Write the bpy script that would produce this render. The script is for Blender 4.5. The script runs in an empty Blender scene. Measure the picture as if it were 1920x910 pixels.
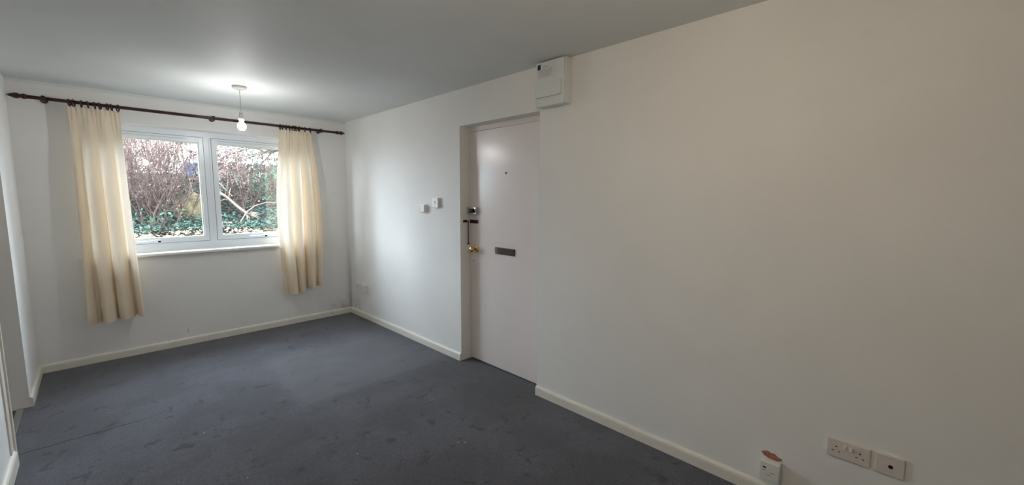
import bpy, bmesh, math, random
import numpy as np
from mathutils import Vector, Matrix, noise
random.seed(7)
PI = math.pi
C = bpy.context.scene.collection
S = bpy.context.scene

# ---------------------------------------------------------------- camera
CAM_H = 1.4533
YAW, PITCH, ROLL = 0.7967, 0.1088, 0.0049
cam_d = bpy.data.cameras.new('camera'); cam = bpy.data.objects.new('camera', cam_d); C.objects.link(cam)
fwd = Vector((math.sin(YAW)*math.cos(PITCH), math.cos(YAW)*math.cos(PITCH), -math.sin(PITCH)))
rt = Vector((math.cos(YAW), -math.sin(YAW), 0)); up = rt.cross(fwd)
r2 = rt*math.cos(ROLL)+up*math.sin(ROLL); u2 = -rt*math.sin(ROLL)+up*math.cos(ROLL)
m = Matrix((r2, u2, -fwd)).transposed().to_4x4(); m.translation = (0, 0, CAM_H)
cam.matrix_world = m
cam_d.sensor_width = 36; cam_d.lens = 767.43/1920*36; cam_d.clip_start = 0.02; cam_d.clip_end = 200
S.camera = cam
# ---------------------------------------------------------------- sky: even bright overcast
w = bpy.data.worlds.new('sky'); S.world = w; w.use_nodes = True
bg = w.node_tree.nodes['Background']; bg.inputs[0].default_value = (0.77, 0.89, 1.0, 1); bg.inputs[1].default_value = 17.0
# ---------------------------------------------------------------- low hazy sun from beyond the garden, passage side
sl = bpy.data.lights.new('hazy_sun', 'SUN'); sl.energy = 1.9; sl.angle = math.radians(26); sl.color = (0.86, 0.93, 1.0)
so = bpy.data.objects.new('hazy_sun', sl); C.objects.link(so)
so.rotation_euler = Vector((1.7, -1.0, -0.42)).to_track_quat('-Z', 'Y').to_euler()
# ---------------------------------------------------------------- exposure
S.view_settings.view_transform = 'Standard'; S.view_settings.look = 'None'
S.view_settings.gamma = 1; S.view_settings.use_curve_mapping = False
S.view_settings.exposure = 0.70
S.cycles.max_bounces = 10; S.cycles.diffuse_bounces = 6; S.cycles.transparent_max_bounces = 12
S.cycles.sample_clamp_indirect = 6.0
try:
    S.cycles.use_denoising = True
except Exception: pass
BULB = 140.0; FILL_BULB = 218.0

# ---------------------------------------------------------------- room measures
W, D, H, XL = 2.213, 5.012, 2.35, -0.40
YB = -2.4                                  # wall behind the camera
WX0, WX1, WZ0, WZ1 = 0.03, 1.74, 0.925, 2.092   # window opening
FY = D+0.115                               # inner face of the window frame
DY0, DY1, DZ = 1.90, 2.79, 2.0515          # front door opening
DX = W+0.106                               # inner face of the door
OY0, OY1 = 3.39, 4.25                      # opening in the wall on the left

# portal: lets the renderer sample the sky through the opening, gives no light of its own
pl = bpy.data.lights.new('sky_portal', 'AREA'); pl.shape = 'RECTANGLE'; pl.size = WX1-WX0; pl.size_y = WZ1-WZ0
pl.cycles.is_portal = True
po = bpy.data.objects.new('sky_portal', pl); C.objects.link(po)
po.location = ((WX0+WX1)/2, D+0.27, (WZ0+WZ1)/2); po.rotation_euler = (-PI/2, 0, 0)

# ---------------------------------------------------------------- material helpers
def mat(name, col, rough=0.6, metal=0.0, spec=0.5, bump=0.0, bscale=60, var=0.0, vscale=8, sheen=0.0, detail=4):
    mt = bpy.data.materials.new(name); mt.use_nodes = True
    nt = mt.node_tree; b = nt.nodes['Principled BSDF']
    b.inputs['Base Color'].default_value = (*col, 1); b.inputs['Roughness'].default_value = rough
    b.inputs['Metallic'].default_value = metal; b.inputs['Specular IOR Level'].default_value = spec
    b.inputs['Sheen Weight'].default_value = sheen
    tc = nt.nodes.new('ShaderNodeTexCoord')
    if bump:
        n = nt.nodes.new('ShaderNodeTexNoise'); n.inputs['Scale'].default_value = bscale; n.inputs['Detail'].default_value = detail
        bp = nt.nodes.new('ShaderNodeBump'); bp.inputs['Strength'].default_value = bump; bp.inputs['Distance'].default_value = 0.002
        nt.links.new(tc.outputs['Object'], n.inputs['Vector']); nt.links.new(n.outputs['Fac'], bp.inputs['Height'])
        nt.links.new(bp.outputs['Normal'], b.inputs['Normal'])
    if var:
        n = nt.nodes.new('ShaderNodeTexNoise'); n.inputs['Scale'].default_value = vscale; n.inputs['Detail'].default_value = 5
        r = nt.nodes.new('ShaderNodeValToRGB'); r.color_ramp.elements[0].position = 0.3; r.color_ramp.elements[1].position = 0.7
        r.color_ramp.elements[0].color = (*[c*(1-var) for c in col], 1); r.color_ramp.elements[1].color = (*[min(1, c*(1+var)) for c in col], 1)
        nt.links.new(tc.outputs['Object'], n.inputs['Vector']); nt.links.new(n.outputs['Fac'], r.inputs['Fac'])
        nt.links.new(r.outputs['Color'], b.inputs['Base Color'])
    return mt

class NT:
    """little helper to write node maths"""
    def __init__(s, mt): s.nt = mt.node_tree
    def node(s, t, **kw):
        n = s.nt.nodes.new(t)
        for k, v in kw.items(): setattr(n, k, v)
        return n
    def put(s, sock, v):
        if hasattr(v, 'links') or isinstance(v, bpy.types.NodeSocket): s.nt.links.new(v, sock)
        elif isinstance(v, tuple) and sock.type == 'RGBA': sock.default_value = (*v[:3], 1)
        else: sock.default_value = v
    def math(s, op, a, b=0.0, c=0.0, clamp=False):
        n = s.node('ShaderNodeMath', operation=op); n.use_clamp = clamp
        s.put(n.inputs[0], a); s.put(n.inputs[1], b); s.put(n.inputs[2], c)
        return n.outputs[0]
    def step(s, v, a, b, lo=0.0, hi=1.0):
        n = s.node('ShaderNodeMapRange', interpolation_type='SMOOTHSTEP')
        s.put(n.inputs[0], v); n.inputs[1].default_value = a; n.inputs[2].default_value = b
        n.inputs[3].default_value = lo; n.inputs[4].default_value = hi
        return n.outputs[0]
    def noise(s, vec, scale, detail=4, rough=0.5, dist=0.0):
        n = s.node('ShaderNodeTexNoise'); s.put(n.inputs['Vector'], vec)
        n.inputs['Scale'].default_value = scale; n.inputs['Detail'].default_value = detail
        n.inputs['Roughness'].default_value = rough; n.inputs['Distortion'].default_value = dist
        return n.outputs['Fac']
    def mix(s, f, a, b, mode='MIX'):
        n = s.node('ShaderNodeMix', data_type='RGBA', blend_type=mode)
        s.put(n.inputs[0], f); s.put(n.inputs[6], a if not isinstance(a, tuple) else (*a, 1)); s.put(n.inputs[7], b if not isinstance(b, tuple) else (*b, 1))
        return n.outputs[2]

def wall_mat(name, col, mould=False, rough=0.75):
    mt = mat(name, col, rough, spec=0.3); t = NT(mt); b = mt.node_tree.nodes['Principled BSDF']
    tc = t.node('ShaderNodeTexCoord').outputs['Object']
    f = t.noise(tc, 1.3, 3); f2 = t.noise(tc, 14, 5)
    c = t.mix(t.step(f, 0.3, 0.7), tuple(x*0.965 for x in col), tuple(min(1, x*1.02) for x in col))
    c = t.mix(t.step(f2, 0.62, 0.8, 0, 0.12), c, tuple(x*0.8 for x in col))
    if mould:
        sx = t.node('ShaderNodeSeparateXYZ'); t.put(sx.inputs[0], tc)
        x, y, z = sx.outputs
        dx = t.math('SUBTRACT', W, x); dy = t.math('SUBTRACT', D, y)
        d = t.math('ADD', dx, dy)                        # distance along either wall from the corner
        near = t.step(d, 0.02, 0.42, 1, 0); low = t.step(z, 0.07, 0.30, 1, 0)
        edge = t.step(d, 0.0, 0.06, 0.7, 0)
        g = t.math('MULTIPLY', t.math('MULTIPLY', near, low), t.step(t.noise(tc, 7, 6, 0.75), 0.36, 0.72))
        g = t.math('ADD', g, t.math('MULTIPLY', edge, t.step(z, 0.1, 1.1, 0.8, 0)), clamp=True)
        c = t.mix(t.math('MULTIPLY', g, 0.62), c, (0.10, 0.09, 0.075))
    t.put(b.inputs['Base Color'], c)
    bp = t.node('ShaderNodeBump'); bp.inputs['Strength'].default_value = 0.18; bp.inputs['Distance'].default_value = 0.003
    t.put(bp.inputs['Height'], t.noise(tc, 45, 5)); t.put(b.inputs['Normal'], bp.outputs[0])
    return mt

def carpet_mat():
    mt = mat('grey_carpet', (0.05, 0.052, 0.06), 0.95, spec=0.15, sheen=0.25); t = NT(mt); b = mt.node_tree.nodes['Principled BSDF']
    b.inputs['Sheen Roughness'].default_value = 0.6
    tc = t.node('ShaderNodeTexCoord').outputs['Object']
    sx = t.node('ShaderNodeSeparateXYZ'); t.put(sx.inputs[0], tc); x, y, z = sx.outputs
    grain = t.noise(tc, 260, 3, 0.7); mid = t.noise(tc, 22, 5, 0.65); big = t.noise(tc, 2.3, 4, 0.6, 0.4)
    c = t.mix(t.step(t.math('ADD', t.math('MULTIPLY', grain, 0.6), t.math('MULTIPLY', t.noise(tc, 90, 3, 0.8), 0.4)), 0.40, 0.62), (0.026, 0.028, 0.036), (0.150, 0.155, 0.195))
    c = t.mix(t.step(mid, 0.35, 0.7, 0, 0.5), c, (0.100, 0.104, 0.132))
    c = t.mix(t.step(big, 0.40, 0.60, 0.42, 0), c, (0.030, 0.031, 0.038))
    # small dark stains
    st = t.noise(tc, 9, 4, 0.6, 0.8)
    c = t.mix(t.step(st, 0.585, 0.68, 0, 0.8), c, (0.022, 0.022, 0.024))
    # lighter oblong with uneven edges
    px = t.math('ADD', x, t.math('MULTIPLY', t.noise(tc, 4, 3), 0.10)); py = t.math('ADD', y, t.math('MULTIPLY', t.noise(tc, 5, 3), 0.08))
    a = t.math('MULTIPLY', t.step(px, 0.93, 1.05), t.step(px, 1.95, 2.2, 1, 0))
    a = t.math('MULTIPLY', a, t.math('MULTIPLY', t.step(py, 2.93, 3.02), t.step(py, 3.9, 4.3, 1, 0)))
    c = t.mix(t.math('MULTIPLY', a, 0.42), c, (0.155, 0.155, 0.175))
    # tread-worn darker way in front of the door
    e = t.math('MULTIPLY', t.step(x, 1.5, 2.1), t.math('MULTIPLY', t.step(y, 1.5, 2.0), t.step(y, 2.7, 3.1, 1, 0)))
    c = t.mix(t.math('MULTIPLY', e, 0.55), c, (0.03, 0.029, 0.029))
    # join between two widths of carpet
    wob = t.math('ADD', y, t.math('MULTIPLY', t.noise(tc, 6, 2), 0.03))
    sm = t.math('MULTIPLY', t.step(t.math('ABSOLUTE', t.math('SUBTRACT', wob, 3.502)), 0.002, 0.009, 1, 0), t.step(x, 0.0, 0.25, 1, 0))
    c = t.mix(t.math('MULTIPLY', sm, 0.8), c, (0.012, 0.012, 0.012))
    # pale crumbs trodden into the pile
    v = t.node('ShaderNodeTexVoronoi'); t.put(v.inputs['Vector'], tc); v.inputs['Scale'].default_value = 9
    c = t.mix(t.math('MULTIPLY', t.step(v.outputs['Distance'], 0.008, 0.02, 1, 0), t.step(t.noise(tc, 1.9, 2), 0.5, 0.56)), c, (0.32, 0.31, 0.29))
    t.put(b.inputs['Base Color'], c)
    bp = t.node('ShaderNodeBump'); bp.inputs['Strength'].default_value = 0.8; bp.inputs['Distance'].default_value = 0.004
    hgt = t.math('SUBTRACT', t.math('ADD', grain, t.math('MULTIPLY', mid, 0.8)), t.math('MULTIPLY', sm, 1.5))
    t.put(bp.inputs['Height'], hgt); t.put(b.inputs['Normal'], bp.outputs[0])
    return mt

def cloth_mat():
    mt = bpy.data.materials.new('cream_curtain_cloth'); mt.use_nodes = True; t = NT(mt); nt = mt.node_tree
    nt.nodes.remove(nt.nodes['Principled BSDF']); out = nt.nodes['Material Output']
    tc = t.node('ShaderNodeTexCoord').outputs['Object']
    mp = t.node('ShaderNodeMapping'); t.put(mp.inputs[0], tc); mp.inputs['Scale'].default_value = (40, 40, 6)
    wv = t.noise(mp.outputs[0], 9, 4, 0.7)
    c = t.mix(wv, (0.84, 0.71, 0.54), (0.90, 0.79, 0.63))
    d = t.node('ShaderNodeBsdfDiffuse'); tr = t.node('ShaderNodeBsdfTranslucent'); mx = t.node('ShaderNodeMixShader')
    t.put(d.inputs[0], c); t.put(tr.inputs[0], (0.84, 0.78, 0.69)); mx.inputs[0].default_value = 0.22
    nt.links.new(d.outputs[0], mx.inputs[1]); nt.links.new(tr.outputs[0], mx.inputs[2]); nt.links.new(mx.outputs[0], out.inputs[0])
    return mt

def glass_mat():
    mt = bpy.data.materials.new('window_glass'); mt.use_nodes = True; t = NT(mt); nt = mt.node_tree
    nt.nodes.remove(nt.nodes['Principled BSDF']); out = nt.nodes['Material Output']
    tr = t.node('ShaderNodeBsdfTransparent'); tr.inputs[0].default_value = (0.985, 0.99, 0.99, 1)
    g = t.node('ShaderNodeBsdfGlossy'); g.inputs['Roughness'].default_value = 0.02
    fr = t.node('ShaderNodeFresnel'); ge = t.node('ShaderNodeNewGeometry')
    t.put(fr.inputs[0], t.math('SUBTRACT', 1.5, t.math('MULTIPLY', ge.outputs['Backfacing'], 1.5-1/1.5)))
    mx = t.node('ShaderNodeMixShader')
    nt.links.new(fr.outputs[0], mx.inputs[0]); nt.links.new(tr.outputs[0], mx.inputs[1]); nt.links.new(g.outputs[0], mx.inputs[2]); nt.links.new(mx.outputs[0], out.inputs[0])
    return mt

def leaf_mat(name, a, b_, rough=0.5):
    mt = mat(name, a, rough, spec=0.12); t = NT(mt); b = mt.node_tree.nodes['Principled BSDF']
    tc = t.node('ShaderNodeTexCoord').outputs['Object']
    c = t.mix(t.step(t.noise(tc, 9, 4, 0.7), 0.35, 0.65), a, b_); t.put(b.inputs['Base Color'], c)
    return mt

def emit_mat(name, col, s):
    mt = bpy.data.materials.new(name); mt.use_nodes = True; nt = mt.node_tree
    b = nt.nodes['Principled BSDF']; b.inputs['Base Color'].default_value = (1, 1, 1, 1)
    b.inputs['Emission Color'].default_value = (*col, 1); b.inputs['Emission Strength'].default_value = s
    return mt

M = dict(
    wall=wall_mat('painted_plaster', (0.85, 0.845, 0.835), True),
    ceil=wall_mat('ceiling_paint', (0.76, 0.785, 0.785), rough=0.62),
    carpet=carpet_mat(),
    gloss=mat('cream_gloss_paint', (0.80, 0.77, 0.70), 0.35, bump=0.15, bscale=30, var=0.03),
    door=mat('door_paint', (0.80, 0.735, 0.725), 0.24, bump=0.35, bscale=16, var=0.015, vscale=3),
    jamb=mat('jamb_paint', (0.74, 0.68, 0.63), 0.5, bump=0.1, var=0.03),
    upvc=mat('white_upvc', (0.84, 0.89, 0.95), 0.25, spec=0.5),
    bead=mat('window_bead', (0.78, 0.82, 0.80), 0.4),
    seal=mat('grey_seal', (0.20, 0.22, 0.24), 0.7),
    dark=mat('black_gap', (0.01, 0.01, 0.01), 0.8),
    sill=mat('sill_paint', (0.86, 0.86, 0.85), 0.3),
    plastic=mat('white_plastic', (0.80, 0.79, 0.76), 0.35),
    aged=mat('aged_white_plastic', (0.72, 0.66, 0.61), 0.35, var=0.03, vscale=20),
    unit=mat('grey_white_unit_plastic', (0.74, 0.78, 0.77), 0.4),
    label=mat('printed_label', (0.72, 0.73, 0.74), 0.6),
    ink=mat('grey_ink', (0.22, 0.23, 0.25), 0.6),
    blue=mat('navy_emblem', (0.015, 0.025, 0.14), 0.5),
    wood=mat('dark_mahogany', (0.045, 0.012, 0.010), 0.3, var=0.3, vscale=30),
    cloth=cloth_mat(), glass=glass_mat(),
    brass=mat('polished_brass', (0.80, 0.52, 0.20), 0.18, metal=1),
    dullbrass=mat('tarnished_brass', (0.17, 0.12, 0.075), 0.5, metal=0.7, var=0.2, vscale=40),
    brown=mat('browned_brass', (0.045, 0.030, 0.024), 0.45, metal=0.3, var=0.3, vscale=40),
    iron=mat('bronzed_iron', (0.06, 0.045, 0.04), 0.4, metal=0.8),
    chrome=mat('satin_chrome', (0.50, 0.53, 0.54), 0.22, metal=1),
    alu=mat('aluminium_strip', (0.6, 0.6, 0.58), 0.35, metal=1),
    hole=mat('bare_red_plaster', (0.36, 0.16, 0.11), 0.9, bump=0.8, bscale=200, var=0.4, vscale=90),
    twig=mat('flare_pale_bark', (0.27, 0.205, 0.18), 0.85, spec=0.08, var=0.35, vscale=20),  # lighter bark colour carries the flare of twigs against the sky
    twigd=mat('brown_bark', (0.062, 0.042, 0.037), 0.9, spec=0.06, var=0.4, vscale=14),
    deadwood=mat('dead_grey_wood', (0.16, 0.115, 0.095), 0.9, spec=0.05, bump=1, bscale=40, var=0.4, vscale=30),
    soil=mat('leafy_soil', (0.016, 0.013, 0.012), 1, spec=0.05, bump=1, bscale=20, var=0.5, vscale=5),
    ivy=leaf_mat('ivy_green', (0.007, 0.018, 0.014), (0.040, 0.075, 0.058), 0.4),
    green=leaf_mat('laurel_green', (0.010, 0.04, 0.022), (0.035, 0.10, 0.055), 0.4),
    litter=leaf_mat('fallen_leaves', (0.13, 0.09, 0.065), (0.30, 0.27, 0.19), 0.8),
    brownleaf=leaf_mat('withered_leaves', (0.08, 0.045, 0.035), (0.14, 0.09, 0.07), 0.9),
    straw=mat('dry_ochre_grass', (0.115, 0.095, 0.055), 0.95, spec=0.05, bump=1, bscale=60, var=0.35, vscale=25),
    board=mat('weathered_fence_board', (0.07, 0.045, 0.055), 0.9, spec=0.05, bump=0.6, bscale=25, var=0.3, vscale=10),
    render=mat('white_render', (0.80, 0.80, 0.78), 0.9, bump=0.2),
    tarp=mat('blue_sheet', (0.02, 0.08, 0.28), 0.55, var=0.2),
    brick=mat('outer_wall_render', (0.55, 0.5, 0.45), 0.9),
    bulb=emit_mat('lit_bulb_glass', (0.98, 0.97, 0.94), BULB),
    fill_bulb_warm=emit_mat('added_bulb_glass_warm', (1.0, 0.82, 0.60), FILL_BULB),
    fill_bulb_dim=emit_mat('added_bulb_glass_dim', (1.0, 0.86, 0.76), 70.0),
    lino=mat('passage_floor', (0.10, 0.12, 0.11), 0.6),
)

# ---------------------------------------------------------------- object helpers
def obj(name, bm, m_, parent=None, smooth=False):
    me = bpy.data.meshes.new(name); bm.normal_update(); bm.to_mesh(me); bm.free()
    me.materials.append(m_)
    if smooth:
        for p in me.polygons: p.use_smooth = True
    o = bpy.data.objects.new(name, me); C.objects.link(o)
    if parent: o.parent = parent; o.matrix_parent_inverse = parent.matrix_world.inverted() if False else Matrix.Translation(-Vector(parent.location))
    return o
def raw(name, vs, fs, m_, parent=None, smooth=False):
    me = bpy.data.meshes.new(name); me.from_pydata(vs, [], fs); me.materials.append(m_)
    if smooth:
        for p in me.polygons: p.use_smooth = True
    o = bpy.data.objects.new(name, me); C.objects.link(o)
    if parent: o.parent = parent; o.matrix_parent_inverse = Matrix.Translation(-Vector(parent.location))
    return o
def empty(name, loc): 
    o = bpy.data.objects.new(name, None); o.empty_display_size = 0.05; o.location = loc; C.objects.link(o); return o
def tag(o, label=None, cat=None, group=None, kind=None):
    if label: o['label'] = label
    if cat: o['category'] = cat
    if group: o['group'] = group
    if kind: o['kind'] = kind
    return o
def thing(name, loc, label, cat, group=None): return tag(empty(name, loc), label, cat, group)
def box(bm, x0, x1, y0, y1, z0, z1, bev=0.0, seg=2):
    r = bmesh.ops.create_cube(bm, size=1)
    for v in r['verts']:
        v.co = Vector(((x0+x1)/2+v.co.x*(x1-x0), (y0+y1)/2+v.co.y*(y1-y0), (z0+z1)/2+v.co.z*(z1-z0)))
    if bev:
        es = list({e for v in r['verts'] for e in v.link_edges})
        bmesh.ops.bevel(bm, geom=es, offset=bev, segments=seg, profile=0.6, affect='EDGES')
    return bm
def B(*a, **k): return box(bmesh.new(), *a, **k)
def lathe(bm, prof, axis, org, n=24):
    """prof: (distance along axis, radius)"""
    a = Vector(axis).normalized(); s = a.orthogonal().normalized(); t = a.cross(s); org = Vector(org)
    rings = []
    for d, r in prof:
        if r < 1e-6: rings.append([bm.verts.new(org+a*d)])
        else: rings.append([bm.verts.new(org+a*d+(s*math.cos(2*PI*k/n)+t*math.sin(2*PI*k/n))*r) for k in range(n)])
    for A, Bq in zip(rings, rings[1:]):
        for k in range(n):
            k2 = (k+1) % n
            if len(A) == 1 and len(Bq) == 1: continue
            if len(A) == 1: bm.faces.new((A[0], Bq[k2], Bq[k]))
            elif len(Bq) == 1: bm.faces.new((A[k], A[k2], Bq[0]))
            else: bm.faces.new((A[k], A[k2], Bq[k2], Bq[k]))
    for R_ in (rings[0], rings[-1]):
        if len(R_) > 2: bm.faces.new(R_)
    bmesh.ops.recalc_face_normals(bm, faces=bm.faces)
    return bm
def tube(bm, pts, rad, n=8):
    pts = [Vector(p) for p in pts]; prev = None; rings = []
    for i, p in enumerate(pts):
        d = (pts[min(i+1, len(pts)-1)]-pts[max(i-1, 0)]).normalized()
        s = d.orthogonal().normalized() if prev is None else (prev-d*prev.dot(d)).normalized()
        prev = s; t = d.cross(s); r = rad[i] if isinstance(rad, (list, tuple)) else rad
        rings.append([bm.verts.new(p+(s*math.cos(2*PI*k/n)+t*math.sin(2*PI*k/n))*r) for k in range(n)])
    for A, Bq in zip(rings, rings[1:]):
        for k in range(n): bm.faces.new((A[k], A[(k+1) % n], Bq[(k+1) % n], Bq[k]))
    bm.faces.new(rings[0][::-1]); bm.faces.new(rings[-1])
    return bm
def torus(bm, c, axis, R_, r, n=20, k_=8):
    a = Vector(axis).normalized(); s = a.orthogonal().normalized(); t = a.cross(s); c = Vector(c); V = []
    for i in range(n):
        d = s*math.cos(2*PI*i/n)+t*math.sin(2*PI*i/n)
        V.append([bm.verts.new(c+d*(R_+r*math.cos(2*PI*j/k_))+a*r*math.sin(2*PI*j/k_)) for j in range(k_)])
    for i in range(n):
        for j in range(k_): bm.faces.new((V[i][j], V[(i+1) % n][j], V[(i+1) % n][(j+1) % k_], V[i][(j+1) % k_]))
    return bm
def prism_y(bm, prof, y0, y1):
    """closed profile of (x, z) swept along y"""
    a = [bm.verts.new((x, y0, z)) for x, z in prof]; b = [bm.verts.new((x, y1, z)) for x, z in prof]; n = len(prof)
    for i in range(n): bm.faces.new((a[i], a[(i+1) % n], b[(i+1) % n], b[i]))
    bm.faces.new(a[::-1]); bm.faces.new(b); bmesh.ops.recalc_face_normals(bm, faces=bm.faces); return bm
def prism_x(bm, prof, x0, x1):
    a = [bm.verts.new((x0, y, z)) for y, z in prof]; b = [bm.verts.new((x1, y, z)) for y, z in prof]; n = len(prof)
    for i in range(n): bm.faces.new((a[i], a[(i+1) % n], b[(i+1) % n], b[i]))
    bm.faces.new(a[::-1]); bm.faces.new(b); bmesh.ops.recalc_face_normals(bm, faces=bm.faces); return bm
def struct(name, bm, m_, parent=None, **k):
    o = obj(name, bm, m_, parent, **k)
    if parent is None: o['kind'] = 'structure'
    return o

# ---------------------------------------------------------------- the room shell
T = 0.28
def wall_with_hole(axis, a0, a1, z0, z1, h0, h1, hz0, hz1, p0, p1):
    """one mesh: a slab from a0..a1 along `axis`, thickness p0..p1, rectangular hole h0..h1 x hz0..hz1"""
    bm = bmesh.new()
    A = [a0, h0, h1, a1]; Z = [z0, hz0, hz1, z1]
    def P(a, p, z): return (a, p, z) if axis == 'x' else (p, a, z)
    g = {}
    for k, p in enumerate((p0, p1)):
        for i, a in enumerate(A):
            for j, z in enumerate(Z): g[i, j, k] = bm.verts.new(P(a, p, z))
    for i in range(3):
        for j in range(3):
            if (i, j) == (1, 1): continue
            if Z[j+1]-Z[j] < 1e-6: continue
            for k in (0, 1): bm.faces.new((g[i, j, k], g[i+1, j, k], g[i+1, j+1, k], g[i, j+1, k]))
    def q(a, b): bm.faces.new((g[a[0], a[1], 0], g[b[0], b[1], 0], g[b[0], b[1], 1], g[a[0], a[1], 1]))
    for i in range(3):
        q((i, 3), (i+1, 3))
        if not (i == 1 and Z[1] == Z[0]): q((i, 0), (i+1, 0))
    for j in range(3):
        if Z[j+1]-Z[j] > 1e-6: q((0, j), (0, j+1)); q((3, j), (3, j+1))
    q((1, 1), (1, 2)); q((2, 1), (2, 2)); q((1, 2), (2, 2))
    if Z[1]-Z[0] > 1e-6: q((1, 1), (2, 1))
    bmesh.ops.recalc_face_normals(bm, faces=bm.faces)
    return bm
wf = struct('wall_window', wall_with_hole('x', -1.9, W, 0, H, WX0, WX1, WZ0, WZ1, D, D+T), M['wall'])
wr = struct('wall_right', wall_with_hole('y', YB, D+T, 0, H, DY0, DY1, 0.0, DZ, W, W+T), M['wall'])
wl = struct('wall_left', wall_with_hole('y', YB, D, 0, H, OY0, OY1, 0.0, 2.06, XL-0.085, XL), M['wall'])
struct('wall_back', B(-1.9, W+T, YB-0.12, YB, 0, H), M['wall'])
struct('wall_passage', B(-1.9, -1.75, YB, D, 0, H), M['wall'])
struct('ceiling', B(-1.9, W+T, YB-0.12, D+T, H, H+0.22), M['ceil'])
struct('floor', B(XL-0.045, W+0.5, YB, D, -0.12, 0.0), M['carpet'])
struct('floor_passage', B(-1.9, XL-0.045, YB, D, -0.12, -0.002), M['lino'])
struct('trim_1', B(XL-0.062, XL-0.03, OY0, OY1, -0.001, 0.006, bev=0.002), M['alu'])
struct('trim_2', B(XL, W, D-0.006, D, H-0.022, H, bev=0.003), M['ceil'])
# near side of the opening: a narrow cream casing and lining strip
cs = empty('trim_3', (XL, OY0, 0)); cs['kind'] = 'structure'
obj('casing', B(XL-0.09, XL+0.007, OY0-0.088, OY0-0.014, 0, 2.11, bev=0.004), M['jamb'], cs)
obj('lining_strip', B(XL-0.088, XL+0.015, OY0-0.014, OY0+0.006, 0, 2.09, bev=0.003), M['gloss'], cs)
# skirting boards with rounded top
def skirt_prof(sgn, base, h=0.07, t=0.016):
    p = [(base, 0), (base+sgn*t, 0), (base+sgn*t, h-0.022), (base+sgn*t*0.9, h-0.012), (base+sgn*t*0.6, h-0.004), (base+sgn*t*0.25, h), (base, h)]
    return p
struct('baseboard_window', prism_x(bmesh.new(), skirt_prof(-1, D), XL, W), M['gloss'])
bw = bpy.data.objects['baseboard_window']
struct('baseboard_right', prism_y(bmesh.new(), skirt_prof(-1, W), DY1, D-0.016), M['gloss'])
struct('baseboard_right_near', prism_y(bmesh.new(), skirt_prof(-1, W), YB, DY0), M['gloss'])
struct('baseboard_left', prism_y(bmesh.new(), skirt_prof(1, XL), OY1, D-0.016), M['gloss'])
struct('baseboard_left_near', prism_y(bmesh.new(), skirt_prof(1, XL, 0.085, 0.020), YB, OY0-0.03), M['gloss'])

# ---------------------------------------------------------------- window
wn = empty('window_1', ((WX0+WX1)/2, FY, WZ0)); wn['kind'] = 'structure'
def frame4(bm, x0, x1, z0, z1, y0, y1, wl_, wr_, wb, wt, bev=0.003):
    box(bm, x0, x0+wl_, y0, y1, z0, z1, bev); box(bm, x1-wr_, x1, y0, y1, z0, z1, bev)
    box(bm, x0+wl_-0.002, x1-wr_+0.002, y0+0.0006, y1-0.0006, z0, z0+wb, bev); box(bm, x0+wl_-0.002, x1-wr_+0.002, y0+0.0006, y1-0.0006, z1-wt, z1, bev)
    return bm
MX = 0.853
bm = frame4(bmesh.new(), WX0, WX1, WZ0, WZ1, FY, FY+0.07, 0.055, 0.055, 0.08, 0.055)
box(bm, MX-0.034, MX+0.034, FY+0.0008, FY+0.069, WZ0+0.07, WZ1-0.05, 0.003)
obj('window_frame', bm, M['upvc'], wn)
obj('mullion_bead', B(MX+0.012, MX+0.027, FY-0.008, FY+0.002, WZ0+0.085, WZ1-0.06, bev=0.003), M['upvc'], wn)
SZ0, SZ1 = 1.006, 2.034
for sx0, sx1, hx in ((WX0+0.055, MX-0.034, 0.40), (MX+0.034, WX1-0.055, 1.30)):
    sh = obj('sash', frame4(bmesh.new(), sx0, sx1, SZ0, SZ1, FY-0.004, FY+0.05, 0.036, 0.036, 0.042, 0.05), M['upvc'], wn)
    bd = frame4(bmesh.new(), sx0+0.034, sx1-0.034, SZ0+0.040, SZ1-0.048, FY+0.004, FY+0.03, 0.012, 0.012, 0.012, 0.012, 0.002)
    obj('glazing_bead', bd, M['bead'], wn)
    obj('pane', B(sx0+0.040, sx1-0.040, FY+0.018, FY+0.022, SZ0+0.046, SZ1-0.055), M['glass'], wn)
    obj('outer_pane', B(sx0+0.040, sx1-0.040, FY+0.036, FY+0.040, SZ0+0.046, SZ1-0.055), M['glass'], wn)
    # dark rubber shadow gap round the sash
    g = frame4(bmesh.new(), sx0-0.0035, sx1+0.0035, SZ0-0.0035, SZ1+0.0035, FY-0.0012, FY+0.002, 0.0036, 0.0036, 0.0036, 0.0036, 0)
    obj('gasket', g, M['seal'], wn)
    v = obj('trickle_vent', B(sx0+0.06, sx1-0.12, FY-0.016, FY-0.003, SZ1-0.030, SZ1-0.012, bev=0.003), M['upvc'], wn)
    bm = bmesh.new(); box(bm, sx0+0.07, sx1-0.13, FY-0.0166, FY-0.015, SZ1-0.023, SZ1-0.0215)
    obj('vent_slot', bm, M['dark'], v)
    hd = bmesh.new(); box(hd, hx-0.045, hx+0.035, FY-0.022, FY-0.003, SZ0+0.006, SZ0+0.030, 0.005)
    box(hd, hx-0.13, hx-0.035, FY-0.034, FY-0.018, SZ0+0.010, SZ0+0.026, 0.006)
    h_ = obj('handle', hd, M['upvc'], wn)
    obj('handle_cap', B(hx+0.012, hx+0.034, FY-0.027, FY-0.02, SZ0+0.009, SZ0+0.025, bev=0.003), M['dark'], h_)
obj('sill', B(WX0-0.15, WX1+0.08, D-0.035, D-0.001, WZ0-0.026, WZ0-0.001, bev=0.006), M['sill'], wn)
obj('sill_board', B(WX0+0.001, WX1-0.001, D-0.004, FY+0.01, WZ0-0.0005, WZ0+0.0025), M['sill'], wn)

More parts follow.
